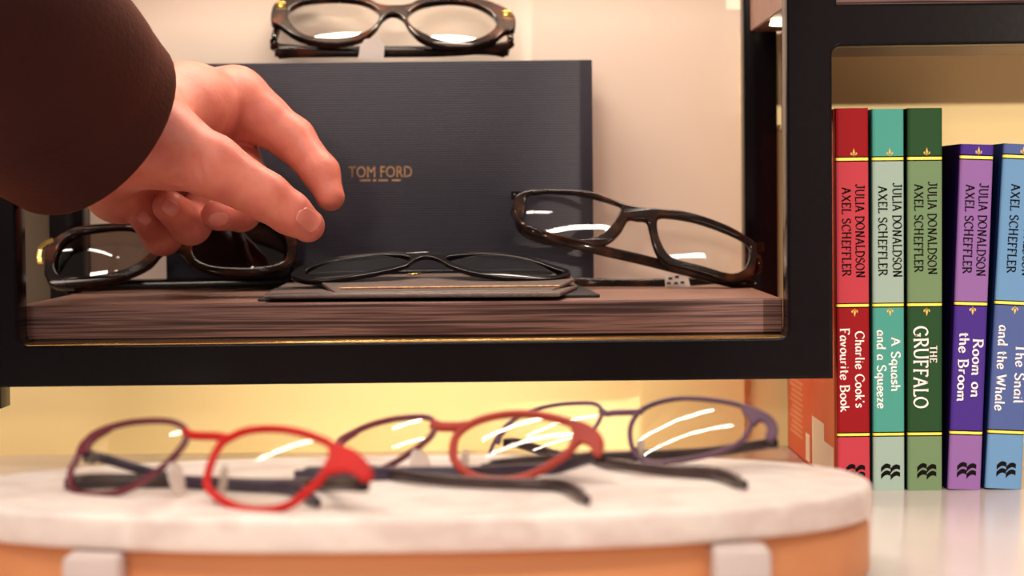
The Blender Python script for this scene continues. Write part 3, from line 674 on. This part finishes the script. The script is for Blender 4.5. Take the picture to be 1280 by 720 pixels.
# --- metal pairs on the tray
def rim(S, pts, root, mat, a=.0011, b=.0011, widen=None, n=6):
    c2 = smooth_loc(S, pts, n); bm = bmesh.new()
    sweep(bm, [S.world(x, y) - root.location for x, y in c2], a, b, S.n, closed=True, seg=10, power=.8,
          prof=None)
    from_bm('rim', bm, mat, root, 60); return c2
def bar(S, pix, root, mat, a, b, name='bridge'):
    bm = bmesh.new(); sweep(bm, [S.world(*q) - root.location for q in catmull([S.loc(*p) for p in pix], 6, False)], a, b, S.n, seg=10, power=.7)
    return from_bm(name, bm, mat, root, 60)
def plate_part(S, pix, root, mat, half, name):
    me = plate_mesh(smooth_loc(S, pix, 4), [], half, min(.0006, half * .6), 2)
    for v_ in me.vertices: v_.co = S.world(v_.co.x, v_.co.y, v_.co.z) - root.location
    bm = bmesh.new(); bm.from_mesh(me); return from_bm(name, bm, mat, root, 50)
def yaw_of(a, b): return math.degrees(math.atan2(b.y - a.y, b.x - a.x))

# E: red pair, front left of the tray
a, b_ = PZ(165, 617, ZT + .001), PZ(335, 637, ZT + .001)
SE = Surf((a + b_) / 2, -33, 40, .3, .0)
rE = empty('spectacles', ((a.x + b_.x) / 2, (a.y + b_.y) / 2 + .012, ZT), 'bright red metal spectacles nearest the front on the tray, plum left corner', 'spectacles', TG)
zA_ = lambda pts: zoomed(60, 510, 5.536, pts); zB_ = lambda pts: zoomed(240, 510, 4.923, pts)
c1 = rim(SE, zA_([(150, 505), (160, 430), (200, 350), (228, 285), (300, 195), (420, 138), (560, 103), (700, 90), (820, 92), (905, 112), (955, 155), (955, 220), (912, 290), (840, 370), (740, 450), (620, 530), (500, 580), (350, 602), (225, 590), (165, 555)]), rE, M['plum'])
rE_left = rE.children[-1]; rE_left['label'] = 'dark plum red left rim'
c2 = rim(SE, zB_([(92, 470), (100, 400), (130, 310), (180, 220), (250, 175), (330, 143), (430, 130), (550, 132), (660, 150), (770, 185), (855, 228), (862, 300), (835, 360), (790, 440), (700, 520), (620, 585), (520, 622), (400, 630), (280, 612), (180, 565), (112, 510)]), rE, M['red'], .0012, .0013)
bar(SE, [(231, 540), (240, 544), (255, 545), (272, 545.5), (286, 548)], rE, M['red'], .0012, .0014)
plate_part(SE, zB_([(850, 215), (910, 226), (1000, 262), (1072, 320), (1112, 400), (1098, 442), (1045, 452), (1015, 425), (960, 395), (900, 395), (850, 405), (815, 415), (845, 320)]), rE, M['red'], .0011, 'end_piece')
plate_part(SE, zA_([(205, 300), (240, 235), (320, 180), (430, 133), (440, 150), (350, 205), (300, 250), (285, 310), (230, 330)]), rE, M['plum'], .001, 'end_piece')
lens(SE, c1, M['lens_clear'], rE, .12, 0, 0); lens(SE, c2, M['lens_clear'], rE, .12, 0, 0)
hE1, hE2 = SE.pix(108, 568, -.003), SE.pix(448, 600, -.003)
hinge(SE.pix(109, 567, -.002), rE, .0022); hinge(hE2, rE, .002)
def TT(px, py, r=.0022, z=ZT): return PZ(px, py, z + r)
temple([hE1, P(125, 572, hE1.y + .006), P(180, 588, hE1.y + .002), TT(240, 603), TT(310, 607), TT(365, 611), TT(398, 628, .002)], rE, M['temple_navy'], .0018, .0011, prof=tip_prof)
temple([hE2, P(440, 606, hE2.y + .008), TT(400, 606), TT(320, 606), TT(220, 602), TT(140, 602), TT(80, 605, .002)], rE, M['temple_dark'], .0022, .0011, prof=tip_prof)
pad(SE.pix(212, 588, -.004), (.8, -.6, .3), rE, wire=(SE.pix(198, 592),)); pad(SE.pix(270, 596, -.004), (-.9, -.4, .2), rE, wire=(SE.pix(259, 596),))

# F: brick pair in the middle
zC_ = lambda pts: zoomed(410, 500, 3.657, pts)
b_ = PZ(625, 601, ZT + .001); yF = -34
SF = Surf(b_, yF, 40, .3, -.03)
rF = empty('spectacles', (b_.x - .02, b_.y - .0, ZT), 'brick red metal spectacles in the middle of the three on the tray', 'spectacles', TG)
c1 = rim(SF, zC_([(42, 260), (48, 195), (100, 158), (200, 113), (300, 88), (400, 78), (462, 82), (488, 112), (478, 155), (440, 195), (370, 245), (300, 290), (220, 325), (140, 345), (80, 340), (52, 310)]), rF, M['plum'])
c2 = rim(SF, zC_([(572, 250), (580, 180), (622, 130), (700, 90), (800, 68), (920, 65), (1040, 85), (1135, 118), (1145, 170), (1105, 235), (1020, 295), (920, 345), (820, 368), (700, 360), (625, 325), (588, 290)]), rF, M['brick'], .0012, .0015)
bar(SF, [(541, 530), (550, 533), (562, 533.5), (574, 533.5), (584, 532)], rF, M['brick'], .0012, .0019)
plate_part(SF, zC_([(1090, 92), (1180, 108), (1242, 150), (1262, 200), (1245, 255), (1215, 255), (1195, 215), (1150, 200), (1095, 240), (1120, 160)]), rF, M['brick'], .0011, 'end_piece')
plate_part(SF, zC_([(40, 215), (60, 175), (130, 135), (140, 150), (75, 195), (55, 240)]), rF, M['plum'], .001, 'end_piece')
lens(SF, c1, M['lens_clear'], rF, .12, 0, 0); lens(SF, c2, M['lens_clear'], rF, .12, 0, 0)
hF1, hF2 = SF.pix(424, 567, -.003), SF.pix(745, 566, -.003)
hinge(hF2, rF, .002); hinge(hF1, rF, .002)
temple([hF1, P(440, 582, hF1.y + .004), TT(492, 593), TT(560, 601), TT(640, 605), TT(700, 607), TT(735, 625, .002)], rF, M['temple_dark'], .0019, .0011, prof=tip_prof)
temple([hF2, P(738, 572, hF2.y + .008), TT(690, 585), TT(600, 590), TT(520, 591), TT(440, 593), TT(368, 594, .002)], rF, M['temple_navy'], .0022, .0011, prof=tip_prof)
pad(SF.pix(520, 578, -.004), (.7, -.7, .3), rF, .005, .0075, wire=(SF.pix(505, 588),)); pad(SF.pix(573, 575, -.004), (-.9, -.4, .2), rF, wire=(SF.pix(567, 575),))

# G: mauve pair at the back right
zD_ = lambda pts: zoomed(600, 480, 3.2, pts)
b_ = PZ(830, 580, ZT + .001)
SG_ = Surf(b_, -35, 39, .3, -.03)
rG = empty('spectacles', (b_.x - .025, b_.y + .005, ZT), 'slim mauve metal spectacles rearmost on the tray, nearest the books', 'spectacles', TG)
c1 = rim(SG_, zD_([(38, 320), (42, 270), (70, 212), (115, 158), (200, 110), (300, 84), (400, 76), (462, 80), (488, 110), (470, 160), (425, 215), (360, 262), (270, 305), (170, 338), (90, 350), (52, 342)]), rG, M['mauve'], .0007, .0008)
c2 = rim(SG_, zD_([(600, 190), (622, 130), (675, 88), (765, 62), (860, 58), (970, 70), (1055, 92), (1085, 130), (1078, 180), (1042, 232), (960, 272), (860, 296), (750, 312), (665, 308), (615, 270)]), rG, M['mauve'], .0009, .0009)
bar(SG_, [(751, 513), (758, 517), (768, 516), (782, 515.5), (797, 515), (803, 513)], rG, M['mauve'], .0009, .0012)
plate_part(SG_, zD_([(1040, 84), (1120, 104), (1176, 140), (1192, 190), (1168, 232), (1142, 222), (1150, 178), (1120, 150), (1090, 165)]), rG, M['mauve'], .0009, 'end_piece')
plate_part(SG_, zD_([(60, 232), (75, 195), (120, 150), (130, 160), (90, 205), (78, 238)]), rG, M['mauve'], .0008, 'end_piece')
lens(SG_, c1, M['lens_clear'], rG, .12, 0, 0); lens(SG_, c2, M['lens_clear'], rG, .12, 0, 0)
hG1, hG2 = SG_.pix(630, 548, -.003), SG_.pix(962, 548, -.003)
hinge(hG1, rG, .0018); hinge(hG2, rG, .0018)
temple([hG1, P(650, 555, hG1.y + .004), P(700, 570, hG1.y + .008), TT(760, 579), TT(830, 588), TT(890, 592), TT(932, 606, .002)], rG, M['temple_dark'], .0019, .0011, prof=tip_prof)
temple([hG2, P(950, 556, hG2.y + .006), P(880, 566, hG2.y + .012), TT(800, 570), TT(720, 573), TT(660, 578), TT(602, 585, .002)], rG, M['temple_dark'], .0019, .0011, prof=tip_prof)
pad(SG_.pix(794, 556, -.004), (-.9, -.4, .2), rG, .003, .005, wire=(SG_.pix(788, 552),))

# ------------------------------------------------------------------ hand
def smin(a, b, k):
    h = np.clip(.5 + .5 * (b - a) / k, 0, 1); return b + (a - b) * h - k * h * (1 - h)
def cone_sd(X, Y, Z, a, ra, b, rb):
    """tapered capsule distance"""
    ba = b - a; l2 = float(ba @ ba); px, py, pz = X - a[0], Y - a[1], Z - a[2]
    t = np.clip((px * ba[0] + py * ba[1] + pz * ba[2]) / l2, 0, 1)
    dx, dy, dz = px - t * ba[0], py - t * ba[1], pz - t * ba[2]
    return np.sqrt(dx * dx + dy * dy + dz * dz) - (ra + (rb - ra) * t)
def J(px, py, Y, r):
    p = P(px, py, Y); return np.array((p.x, p.y, p.z)), r / FPX * Y
PALM = [  # blended body of the wrist, heel, thenar and back of the hand
    [(-60, 60, .85, 66), (90, 148, .895, 72)], [(90, 148, .895, 72), (165, 165, .92, 60)],
    [(165, 165, .92, 58), (232, 135, .965, 48)], [(232, 135, .965, 48), (294, 124, .985, 36)],
    [(165, 165, .92, 55), (215, 188, .915, 47)], [(130, 200, .93, 48), (150, 232, .955, 40)],
    [(150, 232, .955, 40), (200, 240, .985, 36)], [(232, 140, .965, 48), (235, 200, 1.0, 40)], [(290, 130, .99, 36), (235, 200, 1.0, 36)]]
FINGERS = [
    ([(292, 124, .985, 36), (328, 148, .984, 32), (366, 174, .98, 27), (401, 216, .97, 22.5), (413, 246, .965, 18)], 18),        # index
    ([(212, 184, .915, 46), (264, 207, .908, 39), (333, 246, .908, 29.5), (362, 266, .91, 26), (385, 282, .915, 21)], 16),        # thumb
    ([(285, 165, 1.0, 30), (308, 225, .985, 27), (301, 264, .962, 24), (273, 268, .948, 20.5)], 6),                               # middle
    ([(255, 195, 1.0, 30), (262, 250, .985, 27), (238, 280, .957, 25), (211, 258, .938, 20.5)], 6),                               # ring
    ([(225, 215, 1.0, 30), (222, 265, .99, 26), (203, 294, .966, 24), (180, 272, .950, 19)], 6)]                                  # little
def sdf(X, Y, Z):
    d = None
    for a_, b_ in PALM:
        (pa, ra), (pb, rb) = J(*a_), J(*b_); q = cone_sd(X, Y, Z, pa, ra, pb, rb)
        d = q if d is None else smin(d, q, .012)
    for ch, kk in FINGERS:
        f = None
        for a_, b_ in zip(ch, ch[1:]):
            (pa, ra), (pb, rb) = J(*a_), J(*b_); q = cone_sd(X, Y, Z, pa, ra, pb, rb)
            f = q if f is None else smin(f, q, .0035)
        d = smin(d, f, kk / FPX * .95)
    return d
CREASES = [((247, 196), (256, 236), 1.6, 3.0), ((340, 228), (322, 254), .5, 2.2), ((348, 232), (331, 260), .6, 2.2), ((356, 238), (342, 266), .4, 2.2),
           ((352, 196), (366, 178), .8, 3.0), ((386, 232), (400, 214), .7, 2.6), ((196, 292), (212, 276), .5, 2.0), ((236, 292), (254, 270), .5, 2.2), ((160, 178), (198, 160), .8, 4.0)]
_sdf0 = sdf
def sdf(X, Y, Z):
    d = _sdf0(X, Y, Z); px, py, pz = X - CAM.x, Y - CAM.y, Z - CAM.z
    dep = px * FWD.x + py * FWD.y + pz * FWD.z
    u = 640 + FPX * (px * RIGHT.x + py * RIGHT.y + pz * RIGHT.z) / dep; v_ = 360 - FPX * (px * UP.x + py * UP.y + pz * UP.z) / dep
    for (x0, y0), (x1, y1), amp, wd in CREASES:
        ex, ey = x1 - x0, y1 - y0; t = np.clip(((u - x0) * ex + (v_ - y0) * ey) / (ex * ex + ey * ey), 0, 1)
        r2 = (u - x0 - t * ex) ** 2 + (v_ - y0 - t * ey) ** 2
        d = d + amp / FPX * .95 * np.exp(-r2 / (wd * wd)) * np.sin(np.pi * np.clip(t, .12, .88)) * (np.abs(d) < .01)
    return d
def surface_nets(lo, hi, h):
    ax = [np.arange(lo[k], hi[k], h) for k in range(3)]
    G = np.meshgrid(*ax, indexing='ij'); F = sdf(*[g.astype(np.float64) for g in G]); S = F < 0
    nx, ny, nz = [n - 1 for n in F.shape]
    cs = [(i, j, k) for i in (0, 1) for j in (0, 1) for k in (0, 1)]
    sub = lambda A, c: A[c[0]:c[0] + nx, c[1]:c[1] + ny, c[2]:c[2] + nz]
    cnt_in = sum(sub(S, c).astype(np.int8) for c in cs); act = (cnt_in > 0) & (cnt_in < 8)
    I = np.argwhere(act); idm = -np.ones(act.shape, int); idm[act] = np.arange(len(I))
    acc = np.zeros((len(I), 3)); num = np.zeros(len(I))
    for a_ in cs:
        for k in range(3):
            if a_[k]: continue
            b_ = list(a_); b_[k] = 1
            fa, fb = sub(F, a_)[act], sub(F, tuple(b_))[act]; m_ = (fa < 0) != (fb < 0)
            t = np.where(m_, fa / np.where(m_, fa - fb, 1), 0)
            p = np.array(a_, float)[None, :].repeat(len(I), 0); p[:, k] += t
            acc[m_] += p[m_]; num[m_] += 1
    V = (I + acc / num[:, None]) * h + np.array(lo)
    quads = []
    for k in range(3):
        u, v_ = (k + 1) % 3, (k + 2) % 3
        sl0 = [slice(None)] * 3; sl1 = [slice(None)] * 3; sl0[k] = slice(0, -1); sl1[k] = slice(1, None)
        ch = S[tuple(sl0)] != S[tuple(sl1)]
        E = np.argwhere(ch); E = E[(E[:, u] > 0) & (E[:, v_] > 0) & (E[:, u] < F.shape[u] - 1) & (E[:, v_] < F.shape[v_] - 1)]
        inside0 = S[E[:, 0], E[:, 1], E[:, 2]]
        du = np.zeros(3, int); du[u] = 1; dv = np.zeros(3, int); dv[v_] = 1
        g = lambda e: idm[e[:, 0], e[:, 1], e[:, 2]]
        q = np.stack([g(E - du - dv), g(E - dv), g(E), g(E - du)], 1)
        q[~inside0] = q[~inside0][:, ::-1]; quads.append(q)
    return V, np.concatenate(quads)
def grad(V, e=.0003):
    g = np.stack([sdf(*(V + e * np.eye(3)[k]).T) - sdf(*(V - e * np.eye(3)[k]).T) for k in range(3)], 1)
    return g / np.linalg.norm(g, axis=1, keepdims=True)
HV, HQ = surface_nets((-.235, .80, .055), (-.07, 1.03, .235), .00125)
for _ in range(2): HV = HV - grad(HV) * sdf(*HV.T)[:, None]
HO = Vector((-.16, .93, ZS))
me = bpy.data.meshes.new('person'); me.from_pydata((HV - np.array(HO)).tolist(), [], HQ.tolist()); me.update()
person = link('person', me, M['skin'], None, 180); person.location = HO
tag(person, 'hand and forearm in a dark brown sleeve reaching over the shelf from the left', 'person')
def nail(px, py, Y, dirpx, ln, wd):
    """thin curved plate laid on the finger: centre pixel, pixel direction of the finger, half length and half width in px"""
    d = Vector(dirpx).normalized(); s = Vector((-d.y, d.x)); pts = []; N = 10
    for i in range(-N, N + 1):
        for j in range(-N, N + 1):
            a_, b_ = i / N, j / N
            k = math.sqrt(max(0, 1 - b_ * b_ * .5)); q = Vector((px, py)) + d * (a_ * ln * k) + s * (b_ * wd * math.sqrt(max(0, 1 - a_ * a_ * .35)))
            r = ray(q.x, q.y).normalized(); t = (Y - .05) / r.y; 
            p = np.array(CAM + r * t); rr = np.array(r)
            for _ in range(40):
                dist = float(sdf(*[np.array([c]) for c in p])[0]); p = p + rr * dist
                if dist < 1e-5: break
            pts.append(p)
    V = np.array(pts); n_ = grad(V); edge = np.array([max(abs(i), abs(j)) / N for i in range(-N, N + 1) for j in range(-N, N + 1)])
    V = V + n_ * np.where(edge < .99, .00035, -.0002)[:, None]
    W = 2 * N + 1; F = [(a_ * W + b_, a_ * W + b_ + 1, (a_ + 1) * W + b_ + 1, (a_ + 1) * W + b_) for a_ in range(W - 1) for b_ in range(W - 1)]
    me = bpy.data.meshes.new('fingernail'); me.from_pydata((V - np.array(HO)).tolist(), [], F); me.update()
    return link('fingernail', me, M['nail'], person, 180)
nail(386, 275, .90, (.75, .66), 17, 13)
nail(273, 274, .93, (-1, .05), 13, 8.5)
nail(213, 260, .92, (-.75, -.6), 12, 9.5)
nail(180, 273, .93, (-.7, -.6), 10, 7.5)
# sleeve: folded-edge knit tube around the wrist
axis = [P(-420, -200, .74), P(-220, -84, .78), P(-70, 16, .82), P(20, 78, .85), P(72, 126, .873), P(105, 155, .886)]
rad = [.064, .061, .056, .051, .0485, .0472]
bm = bmesh.new(); c = catmull(axis, 10, False); N = len(c); rings = []; SEG = 48
def sleeve_ring(p, t, r, wob):
    s = t.cross(Vector((0, 0, 1))).normalized(); u = s.cross(t).normalized(); ring = []
    for k in range(SEG):
        th = 2 * math.pi * k / SEG
        rr = r * (1 + wob * (.035 * math.sin(2 * th + p.x * 60) + .022 * math.sin(3 * th - p.x * 95)))
        ring.append(bm.verts.new(p + s * (rr * math.cos(th)) + u * (rr * math.sin(th)) - HO))
    return ring
for i, p in enumerate(c):
    t = (c[min(i + 1, N - 1)] - c[max(i - 1, 0)]).normalized(); f = i / (N - 1) * (len(rad) - 1); j = min(int(f), len(rad) - 2)
    rings.append(sleeve_ring(p, t, rad[j] + (rad[j + 1] - rad[j]) * (f - j), 1.0))
t = (c[-1] - c[-2]).normalized()
for dr, dl in ((-.0006, .0012), (-.002, .0018), (-.0034, .0012), (-.004, -.002), (-.005, -.012)): rings.append(sleeve_ring(c[-1] + t * dl, t, rad[-1] + dr, 1.0))
for A, B in zip(rings, rings[1:]):
    for k in range(SEG): bm.faces.new((A[k], A[(k + 1) % SEG], B[(k + 1) % SEG], B[k]))
slv = from_bm('sleeve', bm, M['sleeve'], person, 180); slv['label'] = 'dark brown knitted sleeve'
